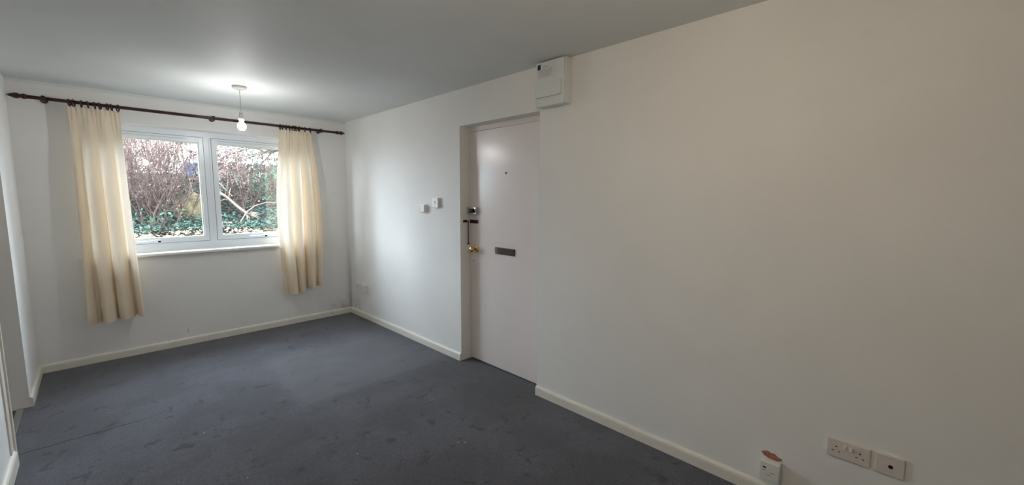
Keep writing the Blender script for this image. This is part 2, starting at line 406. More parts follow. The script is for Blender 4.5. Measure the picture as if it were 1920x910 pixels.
# ---------------------------------------------------------------- curtain rod
RY, RZ = D-0.095, 2.205
rod = thing('curtain_rod', (0.9, RY, RZ), 'long dark mahogany curtain rod with pointed finials across the window wall', 'curtain rod')
obj('pole', lathe(bmesh.new(), [(-0.29, 0.0135), (2.07, 0.0135)], (1, 0, 0), (0, RY, RZ), 20), M['wood'], rod, True)
fin = [(0, 0.0135), (0.002, 0.019), (0.022, 0.020), (0.026, 0.015), (0.034, 0.014), (0.048, 0.021), (0.056, 0.0215), (0.07, 0.017), (0.09, 0.008), (0.103, 0.0)]
for s, x0 in ((-1, -0.288), (1, 2.068)):
    obj('finial', lathe(bmesh.new(), fin, (s, 0, 0), (x0, RY, RZ), 20), M['wood'], rod, True)
for bx in (-0.205, 0.885, 1.895):
    bm = lathe(bmesh.new(), [(-0.012, 0.0135), (-0.011, 0.02), (-0.004, 0.023), (0.004, 0.023), (0.011, 0.02), (0.012, 0.0135)], (1, 0, 0), (bx, RY, RZ), 20)
    lathe(bm, [(0.018, 0.009), (0.075, 0.009), (0.08, 0.022), (0.0945, 0.024)], (0, 1, 0), (bx, RY, RZ), 16)
    obj('bracket', bm, M['wood'], rod, True)
def ring_mesh():
    bm = torus(bmesh.new(), (0, 0, -0.009), (1, 0, 0), 0.0255, 0.0058)
    torus(bm, (0, 0, -0.0425), (0, 1, 0), 0.005, 0.0016, 12, 6)
    return bm
rp = None
def place_rings(xs, lab, grp):
    global rp
    for x in xs:
        if rp is None: o = obj('curtain_ring', ring_mesh(), M['wood'], None, True); rp = o
        else: o = rp.copy(); C.objects.link(o)
        o.location = (x, RY, RZ); o.rotation_euler = (0, random.uniform(-.12, .12), random.uniform(-.35, .35))
        tag(o, lab, 'curtain ring', grp)
place_rings([-0.068, -0.045, 0.0, 0.035, 0.075, 0.105, 0.15, 0.175, 0.215], 'small dark wooden ring on the rod above the curtain by the passage opening', 'rings above the longer curtain')
place_rings([1.47, 1.495, 1.53, 1.56, 1.60, 1.625, 1.66, 1.72, 1.775], 'small dark wooden ring on the rod above the curtain nearest the room corner', 'rings above the corner curtain')

# ---------------------------------------------------------------- curtains
def curtain(name, label, tops, bots, mids, ztop, zb0, zb1, folds, seed, hang):
    NU, NV = 240, 64; rnd = random.Random(seed)
    vs, fs = [], []
    ph = [rnd.uniform(0, 6.28) for _ in range(6)]
    for j in range(NV+1):
        v = j/NV
        for i in range(NU+1):
            u = i/NU
            # quadratic through top / middle / bottom edges
            def q(k): return tops[k]*(1-v)*(1-2*v)+mids[k]*4*v*(1-v)+bots[k]*v*(2*v-1)
            uu = u+0.02*math.sin(2*PI*u*2+ph[0])*v
            x = q(0)+(q(1)-q(0))*u
            zb = zb0+(zb1-zb0)*u+0.006*math.sin(2*PI*folds*uu+ph[1])
            z = ztop+(zb-ztop)*v
            g = math.exp(-v*16)                      # gathered heading
            big = math.sin(2*PI*folds*uu+ph[1]+0.5*math.sin(3*v)); big = math.copysign(abs(big)**(1-0.4*min(1, v*3)), big)
            sh = 0.8*big+0.2*math.sin(2*PI*folds*2*uu+ph[2]+v)+0.25*math.sin(2*PI*1.3*u+ph[5]+1.5*v)
            a = (0.014+0.043*min(1, v*2.2))*(1-g)
            y = hang+a*sh+g*0.006*math.sin(2*PI*u*11+ph[3])+0.002*math.sin(2*PI*u*13+3*v+ph[4])*(1-v)**3
            x += a*0.35*math.cos(2*PI*folds*uu+ph[1])*min(1, 4*u, 4*(1-u))
            vs.append((x, min(y, D-0.04), z))
    for j in range(NV):
        for i in range(NU):
            a = j*(NU+1)+i; fs.append((a, a+1, a+NU+2, a+NU+1))
    c = thing(name, ((tops[0]+tops[1])/2, hang, ztop), label, 'curtain')
    raw('cloth', vs, fs, M['cloth'], c, True)
    # turned-up hem: second layer just behind the bottom edge
    hv, hf = [], []; rows = [j for j in range(NV+1) if j >= NV-3]
    for j in rows:
        for i in range(NU+1):
            x, y, z = vs[j*(NU+1)+i]; hv.append((x, y+0.002, z))
    for j in range(len(rows)-1):
        for i in range(NU):
            a = j*(NU+1)+i; hf.append((a, a+1, a+NU+2, a+NU+1))
    raw('hem', hv, hf, M['cloth'], c, True)
    # hooks between rings and heading
    return c
curtain('curtain', 'cream unlined curtain nearest the passage opening, the longer hanging of the two', (-0.085, 0.222), (-0.10, 0.262), (-0.085, 0.235), 2.172, 0.365, 0.385, 3.2, 3, D-0.102)
curtain('curtain', 'cream unlined curtain next to the room corner, lit from behind', (1.462, 1.775), (1.445, 1.80), (1.405, 1.835), 2.172, 0.365, 0.42, 3.6, 8, D-0.102)

# ---------------------------------------------------------------- pendant lamps
def pendant(x, y, bm_, label, zb=2.028):
    p = thing('pendant_lamp', (x, y, H), label, 'ceiling lamp')
    obj('ceiling_rose', lathe(bmesh.new(), [(0, 0.052), (0.010, 0.052), (0.020, 0.046), (0.026, 0.034), (0.028, 0.012), (0.034, 0.008)], (0, 0, -1), (x, y, H), 32), M['plastic'], p, True)
    obj('flex', tube(bmesh.new(), [(x, y, H-0.03), (x+0.001, y, H-0.10), (x, y+0.001, zb+0.105)], 0.0032), M['plastic'], p, True)
    obj('flex_collar', lathe(bmesh.new(), [(0, 0.004), (0.003, 0.009), (0.016, 0.013), (0.030, 0.014)], (0, 0, -1), (x, y, zb+0.125), 20), M['plastic'], p, True)
    obj('lamp_holder', lathe(bmesh.new(), [(0, 0.0145), (0.002, 0.0165), (0.016, 0.0165), (0.018, 0.019), (0.045, 0.019), (0.047, 0.016)], (0, 0, -1), (x, y, zb+0.095), 24), M['plastic'], p, True)
    obj('bulb', lathe(bmesh.new(), [(0, 0.013), (0.012, 0.014), (0.022, 0.022), (0.036, 0.029), (0.052, 0.031), (0.066, 0.027), (0.077, 0.016), (0.081, 0)], (0, 0, -1), (x, y, zb+0.050), 28), bm_, p, True)
pendant(0.915, 4.028, M['bulb'], 'bare lit bulb hanging on a white flex from a ceiling rose near the window')
pendant(0.72, 0.55, M['fill_bulb_warm'], 'added bare bulb on a white flex, unseen above the camera, warming the near wall')  # added fill lamp out of view, for warm light on the near wall

pendant(-1.15, 3.1, M['fill_bulb_dim'], 'added bare bulb on a white flex, unseen in the passage, lighting the side of the opening')  # unseen lamp added to brighten the side of the opening

# ---------------------------------------------------------------- front door
dr = empty('door_1', (DX, (DY0+DY1)/2, 0)); dr['kind'] = 'structure'
bm = bmesh.new(); box(bm, DX-0.004, DX+0.09, DY0, DY1, 2.012, DZ, 0.002); box(bm, DX+0.002, DX+0.09, DY1-0.012, DY1, 0, 2.02, 0.002); box(bm, DX+0.002, DX+0.09, DY0, DY0+0.012, 0, 2.02, 0.002)
obj('door_frame', bm, M['jamb'], dr)
obj('door_leaf', B(DX, DX+0.044, DY0+0.014, DY1-0.014, 0.012, 2.009, bev=0.002), M['door'], dr)
obj('door_foot_painted_shade', B(DX+0.03, DX+0.09, DY0, DY1, -0.001, 0.012), M['dark'], dr)  # black strip in place of the shade under the door leaf
# letter plate
ly0, ly1, lz0, lz1 = 2.231, 2.459, 0.990, 1.048
lp = obj('letter_plate', frame4(bmesh.new(), 0, 1, 0, 1, 0, 1, .01, .01, .01, .01, 0) if False else B(DX-0.006, DX, ly0, ly1, lz0, lz1, bev=0.002), M['dullbrass'], dr)
obj('letter_flap', B(DX-0.011, DX-0.006, ly0+0.004, ly1-0.034, lz0+0.005, lz1-0.004, bev=0.002), M['brown'], lp)
obj('letter_screw', lathe(bmesh.new(), [(0, 0.004), (0.003, 0.003)], (-1, 0, 0), (DX, ly0-0.010, (lz0+lz1)/2-0.004), 10), M['chrome'], lp)
obj('letter_screw', lathe(bmesh.new(), [(0, 0.004), (0.003, 0.003)], (-1, 0, 0), (DX, ly1+0.012, (lz0+lz1)/2+0.002), 10), M['chrome'], lp)
obj('peephole', lathe(bmesh.new(), [(0, 0.009), (0.003, 0.009), (0.004, 0.006)], (-1, 0, 0), (DX, 2.336, 1.648), 16), M['iron'], dr)
obj('keyhole', lathe(bmesh.new(), [(0, 0.006), (0.001, 0.006)], (-1, 0, 0), (DX, 2.738, 0.90), 12), M['dark'], dr)
kb = obj('knob_rose', lathe(bmesh.new(), [(0, 0.033), (0.004, 0.033), (0.008, 0.027), (0.012, 0.012)], (-1, 0, 0), (DX, 2.703, 1.007), 28), M['brass'], dr, True)
obj('door_knob', lathe(bmesh.new(), [(0.008, 0.011), (0.030, 0.011), (0.036, 0.018), (0.046, 0.0255), (0.058, 0.026), (0.066, 0.020), (0.069, 0.010), (0.0685, 0)], (-1, 0, 0), (DX, 2.703, 1.007), 28), M['brass'], kb, True)
# night latch
nl = obj('night_latch', B(DX-0.030, DX, 2.672, 2.762, 1.308, 1.372, bev=0.005), M['chrome'], dr)
obj('latch_knob', lathe(bmesh.new(), [(0.028, 0.008), (0.034, 0.010), (0.038, 0.019), (0.052, 0.020), (0.056, 0.014), (0.057, 0)], (-1, 0, 0), (DX, 2.722, 1.340), 20), M['iron'], nl, True)
obj('latch_snib', B(DX-0.036, DX-0.029, 2.682, 2.690, 1.325, 1.345, bev=0.002), M['iron'], nl)
obj('latch_keeper', B(DX-0.034, DX-0.004, 2.764, 2.789, 1.308, 1.372, bev=0.004), M['chrome'], dr)
# door chain: slotted plate on the leaf, anchor on the reveal, chain hanging down
cp = obj('chain_plate', B(DX-0.011, DX, 2.675, 2.776, 1.231, 1.262, bev=0.003), M['iron'], dr)
obj('chain_slot', B(DX-0.0118, DX-0.010, 2.690, 2.758, 1.244, 1.250), M['dark'], cp)
bm = B(W+0.030, W+0.075, 2.784, 2.789, 1.238, 1.260, bev=0.002); box(bm, W+0.045, W+0.056, 2.770, 2.786, 1.243, 1.254, 0.002)
obj('chain_anchor', bm, M['iron'], dr)
bm = bmesh.new(); zc = 1.242; k = 0
tube(bm, [(W+0.050, 2.772, 1.247), (W+0.064, 2.770, 1.249), (W+0.076, 2.772, 1.242)], 0.0028, 6)
while zc > 1.065:
    torus(bm, (W+0.078, 2.776, zc), (1, 0, 0) if k % 2 else (0, 1, 0), 0.0062, 0.0019, 10, 5); zc -= 0.0098; k += 1
lathe(bm, [(0, 0.003), (0.004, 0.009), (0.012, 0.010), (0.018, 0.005)], (0, 0, -1), (W+0.078, 2.774, zc+0.006), 12)
obj('door_chain', bm, M['iron'], dr)

# ---------------------------------------------------------------- consumer unit by the ceiling
UY0, UY1, UZ0, UX = 1.632, 1.872, 2.055, W-0.078
cu = thing('fuse_box', (W, (UY0+UY1)/2, UZ0), 'pale grey-white plastic fuse box mounted high by the ceiling beside the door', 'fuse box')
bm = B(W-0.062, W-0.0005, UY0, UY1, UZ0+0.004, 2.342, bev=0.004)
obj('housing', bm, M['unit'], cu)
obj('front_cover', B(UX, W-0.061, UY0+0.006, UY1-0.004, UZ0, 2.338, bev=0.005), M['unit'], cu)
fl = obj('flap', B(UX-0.014, UX+0.001, UY0+0.024, UY1-0.006, UZ0+0.055, UZ0+0.150, bev=0.006), M['unit'], cu)
obj('flap_lip', B(UX-0.019, UX-0.012, UY0+0.030, UY1-0.012, UZ0+0.055, UZ0+0.063, bev=0.002), M['unit'], fl)
pr = obj('printed_label', B(UX-0.0008, UX+0.0005, UY0+0.07, UY1-0.008, UZ0+0.175, UZ0+0.275), M['label'], cu)
obj('emblem', B(UX-0.0016, UX-0.0006, UY1-0.042, UY1-0.016, UZ0+0.238, UZ0+0.270), M['blue'], pr)
bm = bmesh.new(); rr = random.Random(4)
box(bm, UX-0.0014, UX-0.0006, UY1-0.105, UY1-0.062, UZ0+0.247, UZ0+0.2505)
for k in range(7):
    y1 = UY1-0.025; z = UZ0+0.232-k*0.0075
    while y1 > UY0+0.10+rr.uniform(0, .03):
        l = rr.uniform(0.006, 0.018); box(bm, UX-0.0012, UX-0.0006, y1-l, y1, z, z+0.0024); y1 -= l+0.004
obj('small_print', bm, M['ink'], pr)

# ---------------------------------------------------------------- switches and sockets on the right wall
def plate(x, y0, y1, z0, z1, t, m_, parent, bev=0.004, name='faceplate'):
    return obj(name, B(x-t, x, y0, y1, z0, z1, bev=bev), m_, parent)
# doorbell-like box and light switch
t1 = thing('junction_box', (W, 3.33, 1.35), 'white two-gang surface box with a vertical joint, the lower of the pair by the door', 'junction box')
plate(W, 3.276, 3.392, 1.313, 1.386, 0.030, M['plastic'], t1, name='back_box')
a = plate(W-0.030, 3.280, 3.388, 1.316, 1.383, 0.009, M['plastic'], t1, 0.003)
obj('screw_cover', lathe(bmesh.new(), [(0, 0.006), (0.002, 0.005)], (-1, 0, 0), (W-0.039, 3.333, 1.35), 14), M['aged'], a)
obj('groove', B(W-0.0396, W-0.0385, 3.352, 3.3545, 1.322, 1.377), M['ink'], a)
t2 = thing('light_switch', (W, 3.12, 1.407), 'white single rocker light switch on a surface box, nearest the door', 'light switch')
plate(W, 3.078, 3.160, 1.366, 1.448, 0.022, M['plastic'], t2, name='back_box')
a = plate(W-0.022, 3.074, 3.164, 1.362, 1.452, 0.009, M['plastic'], t2, 0.003)
bm = bmesh.new(); prism_y(bm, [(W-0.030, 1.392), (W-0.0325, 1.392), (W-0.038, 1.423), (W-0.030, 1.423)], 3.108, 3.130)
obj('rocker', bm, M['plastic'], a)
obj('rocker_surround', frame4(bmesh.new(), 0, 1, 0, 1, 0, 1, .1, .1, .1, .1, 0) if False else B(W-0.0315, W-0.0305, 3.104, 3.134, 1.388, 1.427), M['plastic'], a)
for z in (1.372, 1.442): obj('screw', lathe(bmesh.new(), [(0, 0.0028), (0.001, 0.0024)], (-1, 0, 0), (W-0.031, 3.119, z), 10), M['chrome'], a)
# corner pair
def single_socket(name, y0, y1, z0, z1, label, cat, kind):
    t = thing(name, (W, (y0+y1)/2, z0), label, cat)
    plate(W, y0+0.003, y1-0.003, z0+0.003, z1-0.003, 0.026, M['plastic'], t, name='back_box')
    a = plate(W-0.026, y0, y1, z0, z1, 0.009, M['plastic'], t, 0.003)
    cy, cz = (y0+y1)/2, (z0+z1)/2
    if kind == 'coax':
        obj('round_outlet', lathe(bmesh.new(), [(0, 0.008), (0.006, 0.007), (0.0065, 0.004)], (-1, 0, 0), (W-0.035, cy, cz), 16), M['ink'], a)
    else:
        for dy, dz, hy, hz in ((0, .012, .002, .004), (.011, -.010, .0035, .002), (-.011, -.010, .0035, .002)):
            obj('pin_slot', B(W-0.0355, W-0.034, cy+dy-hy, cy+dy+hy, cz+dz-hz, cz+dz+hz), M['dark'], a)
        obj('switch_rocker', B(W-0.039, W-0.034, cy-0.036, cy-0.026, cz+0.004, cz+0.022, bev=0.001), M['plastic'], a)
single_socket('aerial_socket', 4.690, 4.776, 0.335, 0.421, 'white aerial socket with a round outlet, closest to the window wall corner', 'socket', 'coax')
single_socket('power_socket', 4.535, 4.663, 0.332, 0.418, 'white power socket beside the aerial socket near the room corner', 'socket', 'power')
# near double socket
ds = thing('double_power_socket', (W, 0.12, 0.327), 'aged white double power socket with two switches low on the bare wall', 'socket')
dp = plate(W, 0.046, 0.194, 0.327, 0.410, 0.011, M['aged'], ds, 0.005)
for cy in (0.160, 0.080):
    cz = 0.366
    obj('pin_hole', lathe(bmesh.new(), [(0, 0.0034), (0.0006, 0.0034)], (-1, 0, 0), (W-0.011, cy, cz+0.011), 12), M['dark'], dp)
    for dy in (-0.011, 0.011): obj('pin_hole', B(W-0.0116, W-0.010, cy+dy-0.0036, cy+dy+0.0036, cz-0.011, cz-0.0075), M['dark'], dp)
for cy in (0.130, 0.111):
    obj('switch_rocker', B(W-0.0165, W-0.010, cy-0.0055, cy+0.0055, 0.372, 0.392, bev=0.0015), M['plastic'], dp)
bp_ = thing('flex_outlet_plate', (W, -0.01, 0.33), 'aged white square plate with one dark round hole beside the double socket', 'socket')
a = plate(W, -0.058, 0.032, 0.327, 0.411, 0.010, M['aged'], bp_, 0.004)
obj('hole', lathe(bmesh.new(), [(0, 0.0075), (0.0012, 0.0075), (0.002, 0.006)], (-1, 0, 0), (W-0.010, -0.016, 0.366), 16), M['dark'], a)
# surface box with broken plaster above
sb = thing('telephone_socket', (W, 0.39, 0.11), 'small white surface box with a black slot, low under broken red plaster', 'socket')
plate(W, 0.353, 0.432, 0.113, 0.200, 0.034, M['plastic'], sb, name='back_box')
a = plate(W-0.032, 0.352, 0.436, 0.110, 0.200, 0.012, M['plastic'], sb, 0.004)
XF = W-0.044
obj('jack_opening', B(XF-0.0006, XF+0.001, 0.408, 0.422, 0.168, 0.175), M['dark'], a)
bm = bmesh.new(); box(bm, XF-0.0008, XF+0.001, 0.408, 0.423, 0.157, 0.1595); box(bm, XF-0.0008, XF+0.001, 0.372, 0.389, 0.152, 0.1545); box(bm, XF-0.0008, XF+0.001, 0.386, 0.404, 0.138, 0.1405)
obj('small_print', bm, M['ink'], a)
pt = bmesh.new(); rr = random.Random(2); n = 26; c0 = pt.verts.new((W-0.0006, 0.395, 0.224)); ring = []
for k in range(n):
    an = 2*PI*k/n; ry = 0.040*(1+rr.uniform(-.18, .18)); rz = 0.016*(1+rr.uniform(-.25, .25))
    ring.append(pt.verts.new((W-0.0012-rr.uniform(0, .003), 0.398+ry*math.cos(an), 0.216+rz*math.sin(an)+0.12*ry*math.cos(an))))
for k in range(n): pt.faces.new((c0, ring[k], ring[(k+1) % n]))
r_ = obj('broken_plaster', pt, M['hole'], wr); r_['label'] = 'bare reddish patch of broken plaster'

# small cable stub on the window wall, nail hole in the skirting
cb = tag(obj('cable_stub', tube(bmesh.new(), [(0.569, D+0.001, 0.172), (0.569, D-0.012, 0.170), (0.571, D-0.016, 0.155), (0.570, D-0.014, 0.128)], 0.0032, 8), M['plastic'], None, True), 'short white cable stub poking out of the wall under the window', 'cable')
obj('nail_hole', lathe(bmesh.new(), [(0, 0.006), (0.0012, 0.005)], (0, -1, 0), (1.965, D-0.0158, 0.032), 10), M['dark'], bw)

# pale flecks lying on the carpet
fk = None
for x, y in ((0.46, 2.36), (1.02, 3.55), (2.02, 3.52), (1.45, 1.80), (1.42, 1.83), (0.38, 3.02), (0.95, 2.15), (1.62, 2.38), (1.9, 3.9)):
    if fk is None:
        bm = bmesh.new(); bmesh.ops.create_icosphere(bm, subdivisions=1, radius=0.0055)
        for v in bm.verts: v.co = Vector((v.co.x*random.uniform(.7, 1.4), v.co.y*random.uniform(.7, 1.3), v.co.z*.5))
        fk = o = obj('lint_fleck', bm, M['plastic'])
    else: o = fk.copy(); C.objects.link(o)
    o.location = (x, y, 0.0022); o.rotation_euler = (0, 0, random.uniform(0, 6)); s = random.uniform(.35, .7); o.scale = (s, s, s)
    tag(o, 'tiny white fleck lying on the dark grey carpet', 'fleck', 'white flecks on the carpet')

# ================================================================ garden outside the window
def bank_z(x, y):
    t = y-D
    P = [(0.3, 0.66), (1.2, 0.80), (1.7, 0.90), (2.1, 1.0), (3.0, 1.16), (4.0, 1.72), (5.0, 1.88), (6, 1.86), (30, 1.9)]
    z = P[-1][1]
    for (a, za), (b, zb) in zip(P, P[1:]):
        if t <= b: z = za+(zb-za)*max(0, (t-a)/(b-a)); break
    return z+0.05*noise.noise(Vector((x*1.5, y*1.5, 0)))*min(1, t)-0.10*max(0, -0.4-x)
vs, fs = [], []; NX, NY = 70, 60
for j in range(NY+1):
    y = D+T+0.02+(j/NY)**2*16
    for i in range(NX+1):
        x = -9+20*i/NX; vs.append((x, y, bank_z(x, y)))
for j in range(NY):
    for i in range(NX):
        a = j*(NX+1)+i; fs.append((a, a+1, a+NX+2, a+NX+1))
gnd = raw('ground', vs, fs, M['soil'], None, True); gnd['kind'] = 'structure'

def leaves(name, m_, pts, smin, smax, flat, parent=None, seed=1):
    """pts: list of positions; folded two-triangle-pair leaves"""
    rnd = random.Random(seed); vs, fs = [], []
    for p in pts:
        s = rnd.uniform(smin, smax); az = rnd.uniform(0, 6.28)
        nrm = Vector((rnd.gauss(0, 1), rnd.gauss(0, 1)-0.4, rnd.gauss(0, 1)*.7+flat)).normalized()
        d = Vector((math.cos(az), math.sin(az), rnd.uniform(-.4, .4))); d = (d-nrm*d.dot(nrm)).normalized(); e = nrm.cross(d)
        p = Vector(p); k = len(vs)
        vs += [p-d*s*.5, p+e*s*.32+nrm*s*.10, p+d*s*.55, p-e*s*.32+nrm*s*.10, p+d*s*.05]
        fs += [(k, k+4, k+1), (k+4, k+2, k+1), (k, k+3, k+4), (k+4, k+3, k+2)]
    return raw(name, [tuple(v) for v in vs], fs, m_, parent)

def tube_raw(vs, fs, pts, rads, n=3):
    prev = None; k0 = len(vs)
    for i, p in enumerate(pts):
        d = (pts[min(i+1, len(pts)-1)]-pts[max(i-1, 0)])
        d = d.normalized() if d.length > 1e-9 else Vector((0, 0, 1))
        s = d.orthogonal().normalized() if prev is None else (prev-d*prev.dot(d))
        s = s.normalized() if s.length > 1e-6 else d.orthogonal().normalized()
        prev = s; t = d.cross(s)
        for k in range(n): vs.append(tuple(p+(s*math.cos(2*PI*k/n)+t*math.sin(2*PI*k/n))*rads[i]))
    for i in range(len(pts)-1):
        for k in range(n):
            a = k0+i*n+k; b = k0+i*n+(k+1) % n; fs.append((a, b, b+n, a+n))

def grow(vs, fs, p, d, length, r, depth, rnd, wig=0.25, n=3, segs=5, up=0.05, kids=(3, 5), out=None):
    pts = [p.copy()]; rads = [r]
    for i in range(segs):
        d = (d+Vector((rnd.gauss(0, wig), rnd.gauss(0, wig), rnd.gauss(0, wig)*.7+up))*.5).normalized()
        p = p+d*length/segs; pts.append(p.copy()); rads.append(max(0.0012, r*(1-0.8*(i+1)/segs)))
    tube_raw(vs, fs, pts, rads, n if r > 0.006 else 3)
    if out is not None and depth <= 1: out += pts[1:]
    if depth > 0:
        for k in range(rnd.randint(*kids)):
            i = rnd.randint(1, segs); q = pts[i]
            dd = (d+Vector((rnd.gauss(0, .8), rnd.gauss(0, .8), rnd.gauss(0, .5)+.15))).normalized()
            grow(vs, fs, q, dd, length*rnd.uniform(.4, .7), rads[i]*.75, depth-1, rnd, wig*1.15, n, max(3, segs-1), up, kids, out)

def bare_shrub(x, y, h, seed, nst, m_, label, group='bare shrubs in the garden', lean=0.25, rad=0.010, withered=0, pale=None):
    rnd = random.Random(seed); z = bank_z(x, y)
    t = thing('bare_shrub', (x, y, z), label, 'shrub', group)
    vs, fs, out = [], [], []; v2, f2 = [], []
    for k in range(nst):
        b = Vector((x+rnd.gauss(0, .10), y+rnd.gauss(0, .10), z-0.03)); d = Vector((rnd.gauss(0, lean), rnd.gauss(0, lean), 1)).normalized()
        L = h*rnd.uniform(.7, 1.05); pts = [b.copy()]; rads = [rad*rnd.uniform(.7, 1.2)]; r0 = rads[0]; p = b
        for i in range(8):
            d = (d+Vector((rnd.gauss(0, .13), rnd.gauss(0, .13), .03))).normalized(); p = p+d*L/8; pts.append(p.copy()); rads.append(max(.0015, r0*(1-.85*(i+1)/8)))
        tube_raw(vs, fs, pts, rads, 5)
        for i in range(1, 9):
            for _ in range(rnd.randint(1, 3)):
                rads_i = max(.003, rads[i]*.6); dd = (d*.5+Vector((rnd.gauss(0, .8), rnd.gauss(0, .8), rnd.gauss(.2, .5)))).normalized()
                grow(v2, f2, pts[i], dd, L*rnd.uniform(.13, .30), rads_i, 2 if i > 2 else 1, rnd, .28, 3, 4, .05, (1, 3), out)
    raw('stems', vs, fs, m_, t); tw = raw('twigs', v2, f2, pale or m_, t); tw['kind'] = 'stuff'
    if withered and out:
        pts = [rnd.choice(out)+Vector((rnd.gauss(0, .02), rnd.gauss(0, .02), rnd.gauss(0, .02))) for _ in range(withered)]
        l_ = leaves('withered_leaves', M['brownleaf'], pts, .02, .05, .2, t, seed); l_['kind'] = 'stuff'
    return t
SH = [
    # x, offset from wall, height, seed, stems, material, leaves, label
    (0.30, 2.60, 1.7, 11, 12, 'twigd', 260, 'dense brown bare shrub with withered leaves, behind the edge of the longer curtain'),
    (0.62, 2.45, 1.9, 12, 12, 'twigd', 260, 'dense dark brown thicket in the middle of the window pane by the passage side'),
    (0.95, 2.55, 2.1, 13, 8, 'twigd', 60, 'forked bare shrub whose stems meet low beside the ivy, just before the ochre mound'),
    (0.80, 3.40, 2.2, 14, 16, 'twig', 0, 'tall pale bare shrub filling the upper part of the first pane'),
    (0.35, 3.50, 2.2, 15, 16, 'twig', 0, 'tall pale bare shrub reaching the top corner above the dense thicket'),
    (1.30, 3.30, 1.9, 16, 6, 'twig', 30, 'thin pale shrub with upright stems before the blue sheet'),
    (1.55, 3.60, 1.8, 17, 7, 'twig', 40, 'thin upright stems before the brown fence boards'),
    (1.95, 3.70, 1.9, 18, 7, 'twig', 60, 'upright bare stems next to the green laurel'),
    (2.40, 3.60, 1.7, 19, 7, 'twigd', 120, 'reddish brown bare shrub on the far side of the green laurel'),
    (2.90, 3.40, 1.9, 20, 7, 'twig', 60, 'pale bare shrub mostly hidden by the corner curtain'),
    (3.40, 3.10, 2.0, 23, 6, 'twigd', 60, 'brown bare shrub at the far end of the bank behind the corner curtain'),
    (0.45, 4.25, 1.3, 41, 14, 'twigd', 160, 'low brown thicket at the top of the bank behind the dense thicket'),
    (0.95, 4.35, 1.2, 42, 14, 'twigd', 160, 'low brown thicket at the top of the bank behind the forked shrub'),
    (1.45, 4.15, 0.75, 43, 14, 'twigd', 160, 'low brown thicket hidden behind the window mullion'),
    (2.00, 4.20, 0.60, 44, 12, 'twigd', 200, 'low brown thicket before the fence, behind the laurel'),
    (2.55, 4.25, 0.65, 45, 12, 'twigd', 200, 'low brown thicket before the far end of the fence'),
    (0.30, 5.60, 1.3, 51, 12, 'twig', 0, 'pale twiggy shrub far up the bank near the longer curtain edge'),
    (0.85, 5.90, 1.4, 52, 12, 'twig', 0, 'pale twiggy shrub far up the bank behind the first pane'),
    (1.45, 6.30, 1.3, 53, 9, 'twig', 0, 'pale twiggy shrub far up the bank behind the blue cover'),
    (0.10, 6.60, 1.6, 54, 12, 'twigd', 0, 'brown twiggy shrub farthest up the bank on the passage side'),
    (0.70, 7.00, 1.7, 55, 14, 'twigd', 0, 'brown twiggy shrub farthest up the bank behind the first pane'),
    (0.55, 2.95, 1.6, 46, 14, 'twigd', 260, 'middling brown shrub between the two dense thickets'),
    (1.75, 2.95, 1.0, 47, 9, 'twigd', 160, 'brown shrub rising behind the fallen branch'),
]
for x, dy, h, sd, ns, mm, wl2, lb in SH:
    bare_shrub(x, D+dy, h, sd, ns, M[mm], lb, withered=wl2)

# ivy and ground cover
rnd = random.Random(5); pts = []
for _ in range(8500):
    x = rnd.uniform(-.4, 4.2); t = 1.95+2.3*rnd.random()**1.7
    z = bank_z(x, D+t); k = max(0, noise.noise(Vector((x*1.7, t*1.7, 3)))+.25)
    pts.append((x, D+t, z+rnd.uniform(0, .07+.16*k)))
tag(leaves('ivy', M['ivy'], pts, .028, .06, .8, None, 5), 'dark green ivy covering the bank under the shrubs', 'ivy', None, 'stuff')
pts = [(x, D+t, bank_z(x, D+t)+rnd.uniform(0, .03)) for x, t in ((rnd.uniform(-.5, 3.2), rnd.uniform(1.0, 2.15)) for _ in range(4200))]
tag(leaves('leaf_litter', M['litter'], pts, .03, .07, 2.2, None, 6), 'pale fallen leaves lying along the foot of the bank', 'leaf litter', None, 'stuff')

def leafy(name, x, dy, h, rx, n, label, m_, seed, smin=.035, smax=.07):
    rnd = random.Random(seed); y = D+dy; z = bank_z(x, y); t = thing(name, (x, y, z), label, 'shrub')
    vs, fs = [], []; pts = []
    for k in range(7):
        b = Vector((x+rnd.gauss(0, .03), y+rnd.gauss(0, .03), z-.02)); d = Vector((rnd.gauss(0, .35), rnd.gauss(0, .3), 1)).normalized(); out = []
        grow(vs, fs, b, d, h*rnd.uniform(.7, 1), .008, 1, rnd, .15, 4, 6, .05, (3, 4), out); pts += out
    raw('stems', vs, fs, M['twigd'], t)
    lp_ = []
    for _ in range(n):
        p = rnd.choice(pts); q = p+Vector((rnd.gauss(0, .05), rnd.gauss(0, .05), rnd.gauss(0, .05)))
        lp_.append(q)
    l = leaves('foliage', m_, lp_, smin, smax, .5, t, seed); l['kind'] = 'stuff'
leafy('laurel_bush', 2.08, 3.35, 0.95, .3, 420, 'bright green laurel bush standing in the second pane', M['green'], 31)
leafy('green_bush', 1.03, 3.0, 0.62, .3, 300, 'grey green bush behind the ochre grass mound', M['ivy'], 32, .03, .06)
leafy('low_green_bush', 2.62, 2.75, 0.5, .3, 300, 'low green bush at the foot of the corner curtain', M['green'], 33)
leafy('green_sapling', 0.62, 2.0, 0.32, .2, 40, 'small bright green sapling rising from the fallen leaves', M['green'], 34, .03, .06)

